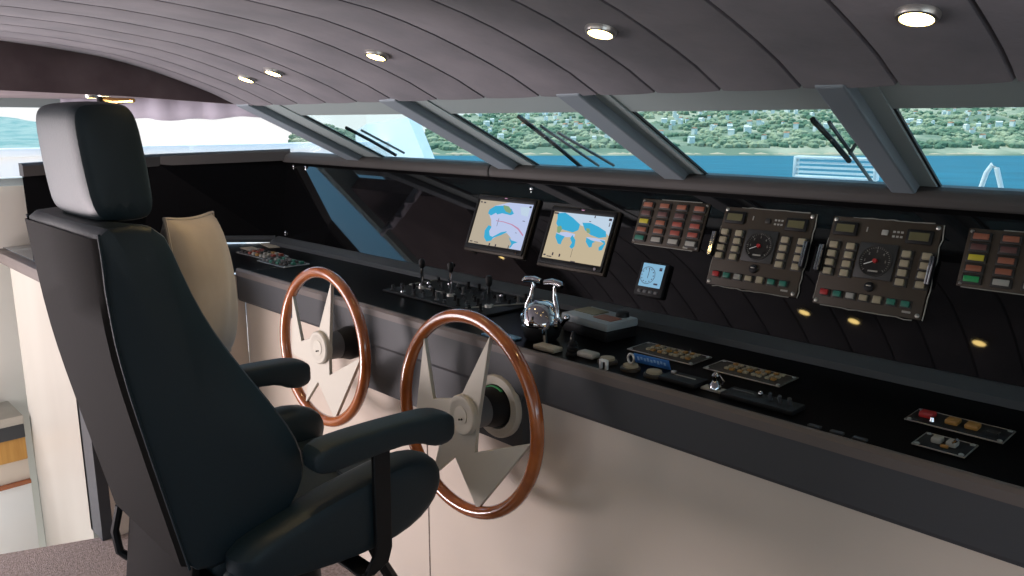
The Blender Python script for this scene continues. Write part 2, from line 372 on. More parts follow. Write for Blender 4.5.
# port return of the console, lateral white cabinet facing aft
cab = thing('port_cabinet', 'ivory lacquered cabinet with grey worktop edge beside the stairwell', 'cabinet', (-3.6, 1.1, 0))
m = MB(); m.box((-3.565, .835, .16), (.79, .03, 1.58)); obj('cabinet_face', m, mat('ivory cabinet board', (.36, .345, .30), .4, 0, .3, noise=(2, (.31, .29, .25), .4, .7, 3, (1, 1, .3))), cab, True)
m = MB(); m.box((-3.125, .84, .47), (.135, .04, .94)); obj('end_panel', m, 'fascia', cab, True, label='dark grey end panel')
m = MB(); m.box((-3.075, 1.155, .47), (.03, .59, .94)); obj('return_panel', m, 'cream', cab, True)
m = MB(); m.box((-3.60, .835, .965), (1.16, .06, .05), .006); obj('worktop_edge', m, 'lip', cab, True, label='taupe worktop edge')
m = MB(); m.box((-3.62, 1.0, .99), (1.14, .30, .006)); obj('worktop', m, mat('pale glossy top', (.20, .24, .26), .08, 0, .5, ior=1.8), cab, True)

# ------------------------------------------------------------------ steering wheels
def wheel(x, z, label, rad, plate):
    t = thing('steering_wheel', label, 'steering wheel', (x, 1.30, z), (R(-3), 0, 0), 'mahogany steering wheels')
    rr = .0178; rc = rad - rr
    m = MB(); m.tube([(rc * math.cos(a), 0, rc * math.sin(a)) for a in [2 * math.pi * i / 64 for i in range(64)]], rr, n=14, closed=True)
    obj('rim', m, 'wood', t)
    K = rad / .25; pts = []
    def pa(deg, r): pts.append((r * K * math.cos(R(deg)), r * K * math.sin(R(deg))))
    tw = 0 if plate else 6
    for dg, r_ in ((135, .224), (176, .118), (150, .055), (100, .052), (69, .224), (-30, .050), (-64, .092), (-2, .220), (-76, .226), (-105, .118), (-121, .224), (-142, .10), (-168, .188)): pa(dg + tw, r_)
    m = MB(); m.prism(pts, 1, -.006, .006); obj('star_spokes', m, 'star', t, bevel=.0015)
    mt = Matrix.Rotation(R(90), 4, 'X')
    m = MB(); m.lathe([(.054, -.004), (.054, .016), (.050, .020), (.040, .020), (.037, .018), (.0, .018)][:5], mt, 32); obj('hub_cap', m, 'star', t)
    m = MB(); m.lathe([(.024, .018), (.024, .0195)], mt, 28); obj('hub_badge', m, 'star', t)
    m = MB(); m.sphere((-.004, -.0205, -.012), .0028, None, 6); m.sphere((.006, -.0205, -.009), .0028, None, 6); obj('hub_dots', m, 'gasket', t)
    m = MB(); m.lathe([(.045, -.055), (.045, -.004)], mt, 28); obj('shaft', m, 'plastic_grey', t)
    m = MB(); m.lathe([(.054, -.118), (.056, -.095), (.048, -.07), (.046, -.055)], mt, 28); obj('shaft_boot', m, 'plastic', t)
    if plate:
        m = MB(); m.lathe([(.088, -.121), (.088, -.110), (.083, -.103), (.062, -.103), (.058, -.110), (.058, -.121)], mt, 40); obj('mounting_ring', m, 'star', t); m = MB(); m.tube([(.053 * math.cos(R(q)), .100, .053 * math.sin(R(q))) for q in range(60, 150, 10)], .006, n=8); obj('cable', m, 'green_b', t, label='green cable behind the hub')
    return t
wheel(-1.509, .800, 'mahogany steering wheel with star spokes, the one touching the right armrest tip', .278, True)
wheel(-2.214, .838, 'mahogany steering wheel with star spokes, the one nearer the cushion', .261, False)
# ------------------------------------------------------------------ instrument wall devices (local frame x, v, out)
PROT = (R(90) - LEAN, 0, 0)
def dev(name, label, cat, x, v, group=None):
    return thing(name, label, cat, tuple(PP(x, v)), PROT, group)
def bxl(c, d, bev=0): return MB().box(c, d, bev)
def screw(t, x, y, z, r=.004):
    m = MB(); m.lathe([(r, 0), (r, .0015), (r * .6, .003)], Matrix.Translation((x, y, z)), 12); obj('screw', m, 'steel', t)
def poly_flat(name, pts, z, m, t):
    mb = MB(); n = len(pts); mb.add([(x, y, z) for x, y in pts], [list(range(n))]); o = obj(name, mb, m, t); return o
def text(s, x, y, z, size, m, t, name='lettering'):
    c = bpy.data.curves.new(name, 'FONT'); c.body = s; c.size = size; c.align_x = 'CENTER'; c.align_y = 'CENTER'; c.extrude = .0002
    o = bpy.data.objects.new('tmp', c); COL.objects.link(o)
    dg = bpy.context.evaluated_depsgraph_get(); me = bpy.data.meshes.new_from_object(o.evaluated_get(dg)); bpy.data.objects.remove(o)
    me.transform(Matrix.Translation((x, y, z))); me.materials.clear(); me.materials.append(M[m] if isinstance(m, str) else m)
    o = bpy.data.objects.new(name, me); COL.objects.link(o); o.parent = t; return o

M['s_tan'] = emis('chart land', (.50, .43, .33), .95)
M['s_lilac'] = emis('chart deep water', (.52, .60, .85), .95)
M['s_pale'] = emis('chart pale water', (.55, .68, .82), .95)
M['s_cyan'] = emis('chart shallow water', (.05, .42, .68), .95)
M['s_green'] = emis('chart reef', (.28, .45, .25), .8)
M['s_ink'] = emis('chart ink', (.10, .08, .12), .5)
M['s_rose'] = emis('chart route', (.65, .32, .50), .8)
M['s_peach'] = emis('chart lowland', (.60, .50, .34), .9)
M['lcdblue'] = emis('pale blue display', (.24, .47, .66), .95)
def plotter(label, x0, x1, v0, v1, corners, land, layers, marks):
    cx_, cv = (x0 + x1) / 2, (v0 + v1) / 2; W, H = x1 - x0, v1 - v0
    t = dev('chart_plotter', label, 'screen', cx_, cv, 'chart plotters on the instrument wall')
    obj('housing', bxl((0, -.004, .006), (W + .034, H + .052, .012), .004), 'bezel', t)
    m = MB(); bw = .010
    m.box((-(W / 2 + bw / 2 + .001), 0, .014), (bw, H + .034, .010), .003); m.box((W / 2 + bw / 2 + .001, 0, .014), (bw, H + .034, .010), .003)
    m.box((0, H / 2 + .009, .014), (W + .02, .016, .010), .003); m.box((0, -H / 2 - .011, .014), (W + .02, .020, .010), .003)
    obj('bezel', m, 'plastic', t)
    obj('screen', bxl((0, 0, .011), (W, H, .004)), land, t, label='lit chart display')
    TL, TR, BL = corners
    def uv(q):
        ax, ay = TR[0] - TL[0], TR[1] - TL[1]; bx_, by_ = BL[0] - TL[0], BL[1] - TL[1]; px, py = q[0] - TL[0], q[1] - TL[1]
        D = ax * by_ - ay * bx_; u = (px * by_ - py * bx_) / D; v = (ax * py - ay * px) / D
        return ((min(max(u, 0), 1) - .5) * W, (.5 - min(max(v, 0), 1)) * H)
    z = .0132
    for i, (mn, pts) in enumerate(layers):
        poly_flat('chart_area', [uv(q) for q in pts], z + .00012 * i, mn, t)
    m = MB()
    for q, w_, h_ in marks:
        u, v = uv(q); m.box((u, v, z + .002), (w_, h_, .0004))
    obj('chart_symbols', m, 's_ink', t)
    m = MB(); m.box((0, H / 2 + .012, .0205), (.012, .003, .001)); obj('brand_plate', m, 's_rose', t)
    m = MB(); m.lathe([(.005, 0), (.005, .004)], Matrix.Translation((W / 2 - .015, -H / 2 - .014, .019)), 12); obj('power_button', m, 'chrome', t)
    return t
plotter('chart plotter showing a lilac bay with cyan shore, the one further to port', -2.257, -1.974, .126, .295,
        ((160, 45), (470, 85), (90, 295)), 's_tan', [
        ('s_lilac', [(245, 85), (330, 68), (470, 85), (435, 220), (400, 350), (330, 340), (345, 300), (340, 265), (318, 240), (285, 245), (235, 275), (205, 265), (200, 230), (228, 205), (226, 165), (215, 135)]),
        ('s_cyan', [(250, 85), (215, 105), (207, 128), (225, 140), (255, 125), (262, 135), (290, 128), (340, 140), (358, 132), (345, 105), (310, 85)]),
        ('s_cyan', [(212, 195), (190, 225), (186, 265), (200, 290), (228, 284), (240, 268), (290, 250), (316, 236), (318, 230), (285, 236), (236, 262), (220, 255), (216, 230), (230, 205)]),
        ('s_green', [(298, 82), (330, 90), (345, 115), (335, 130), (312, 120), (300, 100)]),
        ('s_cyan', [(330, 262), (345, 300), (332, 320), (340, 322), (356, 300), (380, 290), (345, 280)]),
        ('s_rose', [(255, 172), (300, 180), (345, 195), (380, 220), (408, 258), (412, 250), (385, 212), (348, 190), (300, 175), (256, 168)]),
        ('s_pale', [(395, 95), (450, 98), (435, 150), (400, 140)])],
        [((170, 60), .010, .005), ((190, 64), .010, .005), ((452, 98), .010, .006), ((110, 288), .014, .004), ((140, 294), .022, .003), ((220, 306), .006, .010), ((256, 312), .006, .010), ((330, 318), .003, .012), ((268, 180), .0015, .03), ((415, 175), .012, .002), ((372, 240), .008, .0015)])
plotter('chart plotter showing peach land and cyan inlets, beside the alarm panel', -1.870, -1.609, .116, .280,
        ((620, 108), (992, 155), (540, 378)), 's_peach', [
        ('s_pale', [(640, 111), (992, 155), (965, 260), (935, 235), (880, 215), (840, 190), (800, 200), (760, 175), (700, 150)]),
        ('s_cyan', [(640, 120), (690, 118), (740, 150), (785, 190), (775, 222), (740, 235), (690, 222), (650, 210), (632, 180), (640, 150)]),
        ('s_cyan', [(800, 180), (850, 182), (900, 205), (942, 232), (945, 262), (900, 268), (850, 250), (815, 222)]),
        ('s_lilac', [(632, 235), (700, 232), (755, 245), (750, 262), (700, 262), (660, 262)]),
        ('s_lilac', [(825, 262), (880, 268), (940, 280), (930, 295), (880, 285), (830, 280)]),
        ('s_cyan', [(634, 238), (628, 260), (645, 300), (664, 304), (672, 282), (690, 258), (665, 250)]),
        ('s_cyan', [(738, 250), (724, 270), (735, 295), (720, 318), (735, 330), (752, 315), (758, 280)]),
        ('s_cyan', [(826, 265), (822, 290), (842, 322), (858, 318), (862, 296), (880, 290), (850, 278)]),
        ('s_cyan', [(905, 278), (930, 300), (900, 320), (900, 340), (920, 335), (940, 300), (935, 285)]),
        ('s_green', [(640, 200), (665, 195), (672, 215), (655, 240), (640, 235)]), ('s_green', [(822, 212), (845, 215), (850, 240), (830, 238)])],
        [((636, 120), .020, .005), ((972, 168), .012, .008), ((560, 364), .010, .005), ((590, 374), .022, .003), ((614, 360), .006, .010), ((658, 368), .006, .010), ((742, 405), .020, .004), ((966, 195), .003, .014), ((735, 355), .001, .03), ((880, 150), .004, .008), ((850, 175), .008, .002)])

# alarm panels
def alarm(label, x0, x1, v0, v1, cols):
    W, H = x1 - x0, v1 - v0
    t = dev('alarm_panel', label, 'alarm panel', (x0 + x1) / 2, (v0 + v1) / 2, 'alarm panels on the instrument wall')
    obj('face_plate', bxl((0, 0, .003), (W, H, .006), .002), 'bezel', t)
    rows = len(cols); nc = len(cols[0])
    for r_ in range(rows):
        for c in range(nc):
            x = -W / 2 + .030 + c * (W - .058) / (nc - 1); y = H / 2 - .020 - r_ * (H - .038) / (rows - 1)
            k = obj('lamp_surround', bxl((x, y, .008), (.043, .023, .006), .002), 'key_dark', t)
            obj('lamp_lens', bxl((x, y, .0125), (.033, .014, .004), .0015), cols[r_][c], k)
    for sx in (-1, 1):
        for sy in (-1, 1): screw(t, sx * (W / 2 - .008), sy * (H / 2 - .008), .006, .0045)
    obj('maker_plate', bxl((W / 2 - .045, -H / 2 + .006, .0065), (.016, .006, .001)), 'white_k', t)
    m = MB(); m.tube([(-W / 2 + .07, H / 2 + .001, .003), (W / 2 - .03, H / 2 + .002, .003)], .0012, n=6); obj('edge_sealant', m, 'white_k', t); m = MB(); m.tube([(-W / 2 + .01, -H / 2 - .001, .003), (W / 2 - .02, -H / 2 - .001, .003)], .0012, n=6)
    obj('edge_sealant', m, 'white_k', t)
    return t
a_ = 'brick'; b_ = 'red_dim'
alarm('bronze alarm panel of red lenses between the charts and engine panels', -1.523, -1.280, .208, .354,
      [[a_, a_, a_, a_], [b_, b_, b_, b_], ['yellow', 'brick', 'red', 'red'], [a_, a_, 'red', 'red'], ['green', 'white_k', 'white_k', 'white_k']])
alarm('bronze alarm panel with bright green lens, furthest to starboard', -.585, -.345, .208, .348,
      [[a_, a_, a_, a_], [b_, b_, b_, b_], ['yellow', 'brick', 'red', 'red'], [a_, a_, 'red', 'red'], ['green_b', 'white_k', 'white_k', 'white_k']])
# small display
t = dev('wind_display', 'small square wind display with pale blue face below the alarm panel', 'display', -1.407, .106)
obj('housing', bxl((0, -.004, .008), (.104, .108, .016), .006), 'plastic', t)
s_ = obj('screen', bxl((0, .007, .0165), (.078, .072, .002)), 'lcdblue', t, label='pale blue lit face')
m = MB()
for i in range(48):
    a = 2 * math.pi * i / 48; r_ = .026
    m.box((-.014 + r_ * math.cos(a), .006 + r_ * math.sin(a), .0180), (.0022, .0022, .0006))
    if i % 4 == 0: m.box((-.014 + .021 * math.cos(a), .006 + .021 * math.sin(a), .0180), (.003, .003, .0006))
m.box((-.012, .012, .018), (.0016, .030, .0006), 0); m.box((.028, .032, .018), (.010, .003, .0006)); m.box((.028, .027, .018), (.010, .006, .0006)); m.box((.022, -.018, .018), (.014, .005, .0006))
obj('dial_marks', m, 's_ink', s_)
for i in range(4): obj('button', bxl((-.030 + .020 * i, -.044, .017), (.013, .009, .004), .002), 'plastic_grey', t)

# engine panels
def engine(label, x0, x1, v0, v1, topc, needle):
    W, H = x1 - x0, v1 - v0
    t = dev('engine_panel', label, 'engine panel', (x0 + x1) / 2, (v0 + v1) / 2, 'engine control panels')
    obj('face_plate', bxl((0, 0, .004), (W, H, .008), .003), 'bezel', t)
    def Q(u, v): return (-W / 2 + u * W, H / 2 - v * H)
    for u, v in ((.15, .135), (.83, .155)):
        x, y = Q(u, v); f = obj('meter_frame', bxl((x, y, .011), (.062, .036, .007), .003), 'plastic', t); obj('meter_window', bxl((x, y, .0150), (.046, .020, .002)), 'lcd', f)
    for u in (.08, .245):
        for v in (.33, .43, .53, .63):
            x, y = Q(u, v); k = obj('key_well', bxl((x, y, .009), (.032, .022, .004), .001), 'key_dark', t); obj('key', bxl((x, y, .014), (.021, .0165, .009), .002), 'ivory', k)
    for u in (.76, .935):
        for v in (.33, .43, .53, .63):
            x, y = Q(u, v + .02); k = obj('key_well', bxl((x, y, .009), (.032, .022, .004), .001), 'key_dark', t); obj('key', bxl((x, y, .014), (.021, .0165, .009), .002), 'ivory', k)
    x, y = Q(.50, .46)
    g = obj('tachometer', bxl((x, y, .010), (.094, .092, .006), .002), 'dial', t, label='square black tachometer')
    m = MB(); mt = Matrix.Translation((x, y, .013)); m.lathe([(.040, 0), (.040, .003), (.037, .003), (.037, 0)], mt, 36)
    obj('tachometer_ring', m, 'key_dark', g)
    m = MB()
    for i in range(31):
        a = R(225 - 270 * i / 30); big = i % 5 == 0; r_ = .034
        m.box((0, 0, 0), (.0055 if big else .003, .0014 if big else .0008, .0005), 0, Matrix.Translation((x, y, .0145)) @ Matrix.Rotation(a, 4, 'Z') @ Matrix.Translation((r_, 0, 0)))
    m.box((x, y - .026, .0145), (.024, .004, .0005)); obj('tachometer_marks', m, 'white_k', g)
    for i, dgt in enumerate('0123456'):
        a = R(225 - 45 * i)
        if i in (1, 2, 3, 4, 5): text(dgt, x + .025 * math.cos(a), y + .025 * math.sin(a), .0146, .009, 'white_k', g, 'tachometer_numeral')
    m = MB(); m.box((0, 0, 0), (.030, .0018, .001), 0, Matrix.Translation((x, y, .017)) @ Matrix.Rotation(R(needle), 4, 'Z') @ Matrix.Translation((.012, 0, 0)))
    obj('needle', m, 'white', g); m = MB(); m.lathe([(.006, 0), (.005, .006)], Matrix.Translation((x, y, .014)), 16); obj('needle_boss', m, 'red_b', g)
    x, y = Q(.50, .74); m = MB(); m.lathe([(.012, 0), (.012, .006), (.009, .008)], Matrix.Translation((x, y, .008)), 20); k = obj('rotary_switch', m, 'plastic', t)
    obj('switch_pointer', bxl((x, y + .002, .0175), (.012, .003, .003), .001), 'steel', k)
    x, y = Q(.35, .12); obj('slot', bxl((x, y, .0085), (.003, .012, .002)), 'white_k', t)
    x, y = Q(.52, .14); obj('rocker', bxl((x, y, .010), (.016, .014, .005), .002), topc, t)
    m = MB()
    for i in range(3):
        for j in range(2): x, y = Q(.60 + .035 * i, .12 + .05 * j); m.box((x, y, .0085), (.006, .005, .001))
    obj('indicator_dots', m, 'white_k', t)
    cols = ['red_b', 'green', 'white_k', 'ivory', 'ivory', 'green', 'green']
    for i, c in enumerate(cols):
        x, y = Q(.10 + i * .125, .865 + .0 * i)
        k = obj('lamp_well', bxl((x, y, .009), (.028, .020, .003), .001), 'key_dark', t); obj('lamp_key', bxl((x, y, .013), (.020, .0145 if i != 4 else .019, .008), .002), c, k)
    obj('maker_plate', bxl((W / 2 - .035, -H / 2 + .014, .0085), (.020, .005, .001)), 'white_k', t)
    for sx in (-1, 1):
        for sy in (-1, 1): screw(t, sx * (W / 2 - .009), sy * (H / 2 - .009), .008, .0055)
        hx = sx * (W / 2 - .001 if sx > 0 else W / 2 + .005)
        m = MB(); m.box((hx, -.0, .016), (.013, .072, .014), .003); k = obj('side_latch', m, 'plastic', t)
        m = MB(); m.tube([(hx - .003, -.034, .025), (hx - .003, .034, .025)], .003, n=8); m.tube([(hx + .003, -.034, .025), (hx + .003, .034, .025)], .003, n=8); obj('latch_rod', m, 'chrome', k)
    random.seed(int(W * 1e4) + int(abs(x0) * 100)); pts = []
    for i in range(14): pts.append((W / 2 + .002 + random.uniform(-.002, .003), H / 2 - H * i / 13, .004))
    m = MB(); m.tube(pts, .0016, n=6)
    pts = [(-W / 2 + .02 + (W - .04) * i / 12, -H / 2 - .001 + random.uniform(-.003, .001), .004) for i in range(13)]; m.tube(pts, .0014, n=6)
    pts = [(-W / 2 + .05 + (W - .07) * i / 12, H / 2 + .001 + random.uniform(-.001, .002), .004) for i in range(13)]; m.tube(pts, .0012, n=6)
    pts = [(-W / 2 - .001 + random.uniform(-.001, .001), H / 2 - H * .25 - H * .7 * i / 9, .004) for i in range(10)]; m.tube(pts, .0012, n=6)
    obj('edge_sealant', m, 'white_k', t)
    return t
engine('bronze engine panel with tachometer and keys, nearer the chart screens', -1.226, -.954, .118, .350, 'key_dark', 205)
engine('bronze engine panel with tachometer, beside the panel with the bright green lens', -.907, -.641, .113, .349, 'white_k', 205)

# ------------------------------------------------------------------ things on the dash (z = .955)
ZD = .9555
def switchbank(label, x0, x1, y0, y1, plate, fill, group, name='switch_panel'):
    W, D = x1 - x0, y1 - y0
    t = thing(name, label, 'switch panel', ((x0 + x1) / 2, (y0 + y1) / 2, ZD), (0, 0, 0), group)
    obj('plate', bxl((0, 0, .002), (W, D, .004), .001), plate, t)
    m = MB()
    for a, b in (((-W / 2, -D / 2), (W / 2, -D / 2)), ((W / 2, -D / 2), (W / 2, D / 2)), ((W / 2, D / 2), (-W / 2, D / 2)), ((-W / 2, D / 2), (-W / 2, -D / 2))): m.tube([(*a, .0035), (*b, .0035)], .0015, n=6)
    obj('plate_rim', m, 'steel', t)
    for sx in (-1, 1):
        for sy in (-1, 1): screw(t, sx * (W / 2 - .007), sy * (D / 2 - .007), .004, .005)
    fill(t, W, D); return t
def fill_keys(t, W, D):
    for i in range(4):
        for j in range(3):
            for k_ in range(2):
                x = -W / 2 + .045 + i * .036 + k_ * .014; y = D / 2 - .016 - j * .021
                obj('key', bxl((x, y, .006), (.011, .012, .006), .001), 'amber' if (i + j + k_) % 3 == 0 else 'ivory', t)
switchbank('black key panel with ivory keys beside the grey handset box', -1.256, -1.056, 1.650, 1.742, 'bezel', fill_keys, 'ivory key panels on the dash', 'key_panel')
switchbank('black key panel with ivory keys beyond the small joystick', -1.022, -.822, 1.650, 1.742, 'bezel', fill_keys, 'ivory key panels on the dash', 'key_panel')
def fill_red(t, W, D):
    obj('toggle_guard', bxl((-W / 2 + .028, .005, .009), (.028, .026, .012), .003), 'red_b', t)
    for x in (-.012, .024): obj('rocker', bxl((x, .003, .008), (.024, .030, .010), .003), 'amber', t)
    m = MB(); m.lathe([(.006, 0), (.004, .008)], Matrix.Translation((-.045, -.015, .004)), 12); obj('stud', m, 'chrome', t)
    obj('display_bar', bxl((.060, .004, .005), (.022, .016, .003)), 'key_dark', t)
switchbank('long black switch plate with red guard and two amber rockers', -.546, -.369, 1.645, 1.728, 'plastic', fill_red, None)
def fill_sm(t, W, D):
    for i, x in enumerate((-.014, .012)): 
        obj('toggle_block', bxl((x, .002, .009), (.018, .024, .011), .003), 'white_k', t)
    m = MB(); m.tube([(.014, -.006, .012), (.024, -.014, .024)], .003, n=8); obj('toggle_lever', m, 'chrome', t)
    obj('rocker', bxl((.004, -.016, .006), (.014, .008, .006), .002), 'amber', t)
switchbank('short black switch plate with two white toggles near the console edge', -.488, -.398, 1.522, 1.600, 'plastic', fill_sm, None)
def fill_left(c):
    def f(t, W, D):
        random.seed(len(c) * 7)
        for i in range(7):
            for j in range(3):
                x = -W / 2 + .03 + i * (W - .06) / 6; y = -D / 2 + .022 + j * (D - .044) / 2
                k = obj('rocker', bxl((x, y, .009), (.020, .018, .012), .003), random.choice(c), t)
    return f
switchbank('port end switch panel crowded with white and red rockers', -3.52, -3.25, 1.64, 1.76, 'plastic_grey', fill_left(['white_k', 'red', 'brick', 'white_k', 'amber', 'key_dark']), None)
switchbank('switch panel with dark and green rockers next to the red one', -3.235, -3.00, 1.60, 1.72, 'plastic_grey', fill_left(['key_dark', 'green', 'white_k', 'key_dark', 'green', 'plastic_grey']), None)
for i, (x, y, w_, d_, r_, nm, lb) in enumerate([(-3.83, 1.66, .16, .08, .2, 'paper_sheet', 'cream paper slip at the far port end of the dash'), (-3.62, 1.86, .18, .05, -.2, 'paper_sheet', 'thin cream paper slip along the corner of the dash'), (-3.55, 1.74, .20, .06, -.1, 'paper_sheet', 'cream paper slip next to the white and red rockers')]):
    m = MB(); m.box((0, 0, .001), (w_, d_, .0015)); o = obj(nm, m, 'paper'); o.location = (x, y, ZD); o.rotation_euler = (0, 0, r_); tag(o, lb, 'paper')

# large joystick/switch panel with three lever sticks
t = thing('thruster_panel', 'wide black switch panel with three upright lever sticks and many toggles', 'control panel', (-2.08, 1.68, ZD))
m = MB(); m.box((-2.06, 1.755, ZD + .004), (.55, .26, .008), .002); obj('plate', m, 'plastic', t, True)
m = MB(); m.tube([(-2.33, 1.875, ZD + .009), (-2.33, 1.74, ZD + .009)], .003, n=6); obj('plate_trim', m, 'white_k', t, True); m = MB(); m.tube([(-2.33, 1.74, ZD + .009), (-2.10, 1.74, ZD + .009)], .002, n=6); obj('plate_trim', m, 'white_k', t, True); m = MB(); m.tube([(-1.90, 1.64, ZD + .009), (-1.79, 1.86, ZD + .009)], .003, n=6); obj('plate_trim', m, 'white_k', t, True)
random.seed(4)
for (x, y, h_) in ((-2.25, 1.738, .115), (-2.075, 1.726, .125), (-1.861, 1.707, .11)):
    m = MB(); m.lathe([(.016, .008), (.014, .016)], Matrix.Translation((x, y, ZD)), 16); b = obj('stick_base', m, 'steel', t, True)
    m = MB(); m.tube([(x, y, ZD + .01), (x, y, ZD + h_ - .03)], .0055, n=8); obj('stick', m, 'chrome', b, True)
    m = MB(); m.lathe([(.007, 0), (.011, .008), (.012, .026), (.008, .034)], Matrix.Translation((x, y, ZD + h_ - .034)), 14); obj('stick_knob', m, 'plastic', b, True)
k_ = 0
for i in range(9):
    for j in range(6):
        x = -2.30 + i * .058 + random.uniform(-.006, .006); y = 1.65 + j * .041 + random.uniform(-.004, .004)
        if any(abs(x - a) < .03 and abs(y - b) < .03 for a, b in ((-2.25, 1.738), (-2.075, 1.726), (-1.861, 1.707))): continue
        hh = random.choice((.018, .026, .034)); c = random.choice(('plastic', 'plastic', 'plastic', 'fascia', 'fascia', 'plastic_grey', 'chrome'))
        m = MB(); m.lathe([(.009, .008), (.008, .012), (.0045, .013), (.006, hh)], Matrix.Translation((x, y, ZD)), 10); obj('toggle', m, c, t, True)

# twin lever engine throttle
t = thing('throttle_control', 'chrome twin lever engine throttle on a dark domed base', 'throttle', (-1.49, 1.565, ZD), (0, 0, R(8)))
m = MB(); m.lathe([(.040, 0), (.050, .012), (.056, .030), (.057, .045)], None, 28); obj('base', m, 'plastic', t, label='black domed base')
m = MB(); m.lathe([(.058, .045), (.060, .052), (.057, .062), (.050, .085), (.036, .102), (.018, .110)], None, 28); obj('dome', m, 'chrome', t)
for s in (-1, 1):
    m = MB(); m.tube([(s * .052, 0, .060), (s * .050, .002, .095), (s * .040, .006, .120), (s * .036, .010, .150), (s * .044, .008, .163)], [.010, .009, .007, .006, .007], n=10); l = obj('lever', m, 'chrome', t)
    m = MB(); m.tube([(s * .006, .004, .163), (s * .030, .006, .167), (s * .060, .004, .163), (s * .066, .0, .158)], [.007, .009, .009, .006], n=12); obj('lever_grip', m, 'chrome', l)
    m = MB(); m.lathe([(.016, -.008), (.020, 0), (.016, .008)], Matrix.Translation((s * .055, 0, .055)) @ Matrix.Rotation(R(90), 4, 'Y'), 16); obj('pivot_boss', m, 'chrome', t)
m = MB(); m.tube([(.045, -.045, .005), (.045, -.05, .045), (.05, -.03, .06)], .007, n=8); obj('trim_arm', m, 'chrome', t)
m = MB(); m.tube([(.060, .01, .05), (.082, .0, .072)], .006, n=8); m.sphere((.084, 0, .075), .009); obj('side_knob', m, 'chrome', t)

# things near the console edge
m = MB(); m.box((0, 0, .003), (.11, .055, .006), .002); o = obj('blue_plate', m, mat('pale blue enamel', (.22, .45, .70), .25)); o.location = (-1.585, 1.50, ZD); tag(o, 'pale blue plate on the dash between wheel and throttle', 'plate')
m = MB(); m.box((0, 0, .006), (.075, .038, .012), .003); o = obj('white_block', m, 'paper'); o.location = (-1.405, 1.50, ZD); tag(o, 'cream block at the foot of the throttle', 'block')
m = MB(); m.box((0, 0, .008), (.055, .034, .016), .006); o = obj('white_dish', m, 'white_k'); o.location = (-1.285, 1.525, ZD); tag(o, 'pale dish between black knob and round brass switch', 'dish')
t = thing('ribbed_knob', 'black ribbed conical knob in front of the grey handset box', 'knob', (-1.330, 1.515, ZD))
m = MB(); m.lathe([(.018, 0), (.018, .006), (.015, .008), (.0165, .014), (.013, .016), (.015, .022), (.011, .024), (.0125, .032), (.008, .036), (.008, .046), (.003, .062)], None, 20); obj('cone', m, 'plastic', t)
m = MB(); m.sphere((0, -.005, .045), .004, None, 6); obj('dot', m, 'white_k', t)
t = thing('handset_box', 'grey boxed remote control with dark display and orange buttons', 'control box', (-1.42, 1.73, ZD), (0, 0, R(-6)))
obj('lower_case', bxl((0, 0, .016), (.183, .120, .032), .006), 'plastic', t); obj('upper_case', bxl((0, 0, .043), (.188, .125, .024), .006), mat('light grey case', (.30, .33, .34), .5), t)
obj('display', bxl((-.045, .012, .0555), (.085, .06, .003)), 'lcd', t); obj('keypad', bxl((.045, -.012, .0555), (.07, .045, .003)), 'brick', t)
m = MB(); m.lathe([(.020, .055), (.018, .068), (.010, .070)], Matrix.Translation((.055, .038, 0)), 18); obj('dial_knob', m, 'plastic', t)
for (x, y, lb, kd) in ((-1.222, 1.525, 'round cream-faced switch nearest the white dish', 0), (-1.145, 1.52, 'key switch with upright ring key on the dash edge', 1), (-1.075, 1.52, 'round cream-faced switch in front of the blue card', 0)):
    t = thing('round_switch', lb, 'switch', (x, y, ZD), (0, 0, 0), 'round switches on the dash edge')
    m = MB(); m.lathe([(.026, 0), (.025, .006), (.021, .008)], None, 24); obj('collar', m, 'bezel', t)
    m = MB(); m.lathe([(.019, .008), (.018, .0135), (.012, .0145)], None, 22); obj('face', m, 'ivory', t)
    if kd: m = MB(); m.tube([(.009 * math.cos(a), 0, .028 + .012 * math.sin(a)) for a in [2 * math.pi * i / 16 for i in range(16)]], .003, n=8, closed=True); obj('ring_key', m, 'steel', t)
m = MB(); m.box((-.012, 0, .012), (.006, .008, .024), .001); m.box((.006, 0, .012), (.006, .008, .024), .001); m.box((-.003, 0, .022), (.02, .008, .005)); o = obj('white_clip', m, 'white'); o.location = (-1.19, 1.475, ZD); tag(o, 'tiny white plastic clip on the dash edge', 'clip')
t = thing('label_card', 'bright blue lettered card standing behind the round switches', 'card', (-1.125, 1.585, ZD), (R(25), 0, R(4)))
obj('card', bxl((0, 0, .014), (.10, .003, .028)), 'blue', t)
m = MB()
for i in range(9): m.box((-.038 + i * .0095, -.002, .017 + (.001 if i % 2 else -.001)), (.0055, .001, .008 if i % 3 else .011))
obj('card_writing', m, mat('pale blue print', (.35, .55, .8), .5), t)
t = thing('mini_joystick', 'small chrome joystick on a cream plate between the key panels', 'joystick', (-.915, 1.53, ZD))
obj('plate', bxl((0, 0, .003), (.060, .028, .006), .002), 'white_k', t)
m = MB(); m.lathe([(.014, .006), (.012, .016), (.006, .024), (.009, .036), (.003, .044)], None, 16); obj('stick', m, 'chrome', t)
m = MB(); m.tube([(.012, 0, .01), (.022, 0, .026), (.010, 0, .04)], .0018, n=6); obj('guard', m, 'chrome', t)
t = thing('slider_unit', 'dark slotted slider unit behind the round switches', 'slider', (-1.0, 1.53, ZD))
obj('housing', bxl((0, 0, .006), (.10, .06, .012), .003), 'plastic', t); obj('slot', bxl((0, .005, .0125), (.06, .004, .001)), 'white_k', t); obj('slider', bxl((-.03, .006, .016), (.012, .010, .008), .002), 'steel', t)
t = thing('lever_strip', 'dark strip of small levers along the console edge past the joystick', 'lever strip', (-.80, 1.53, ZD))
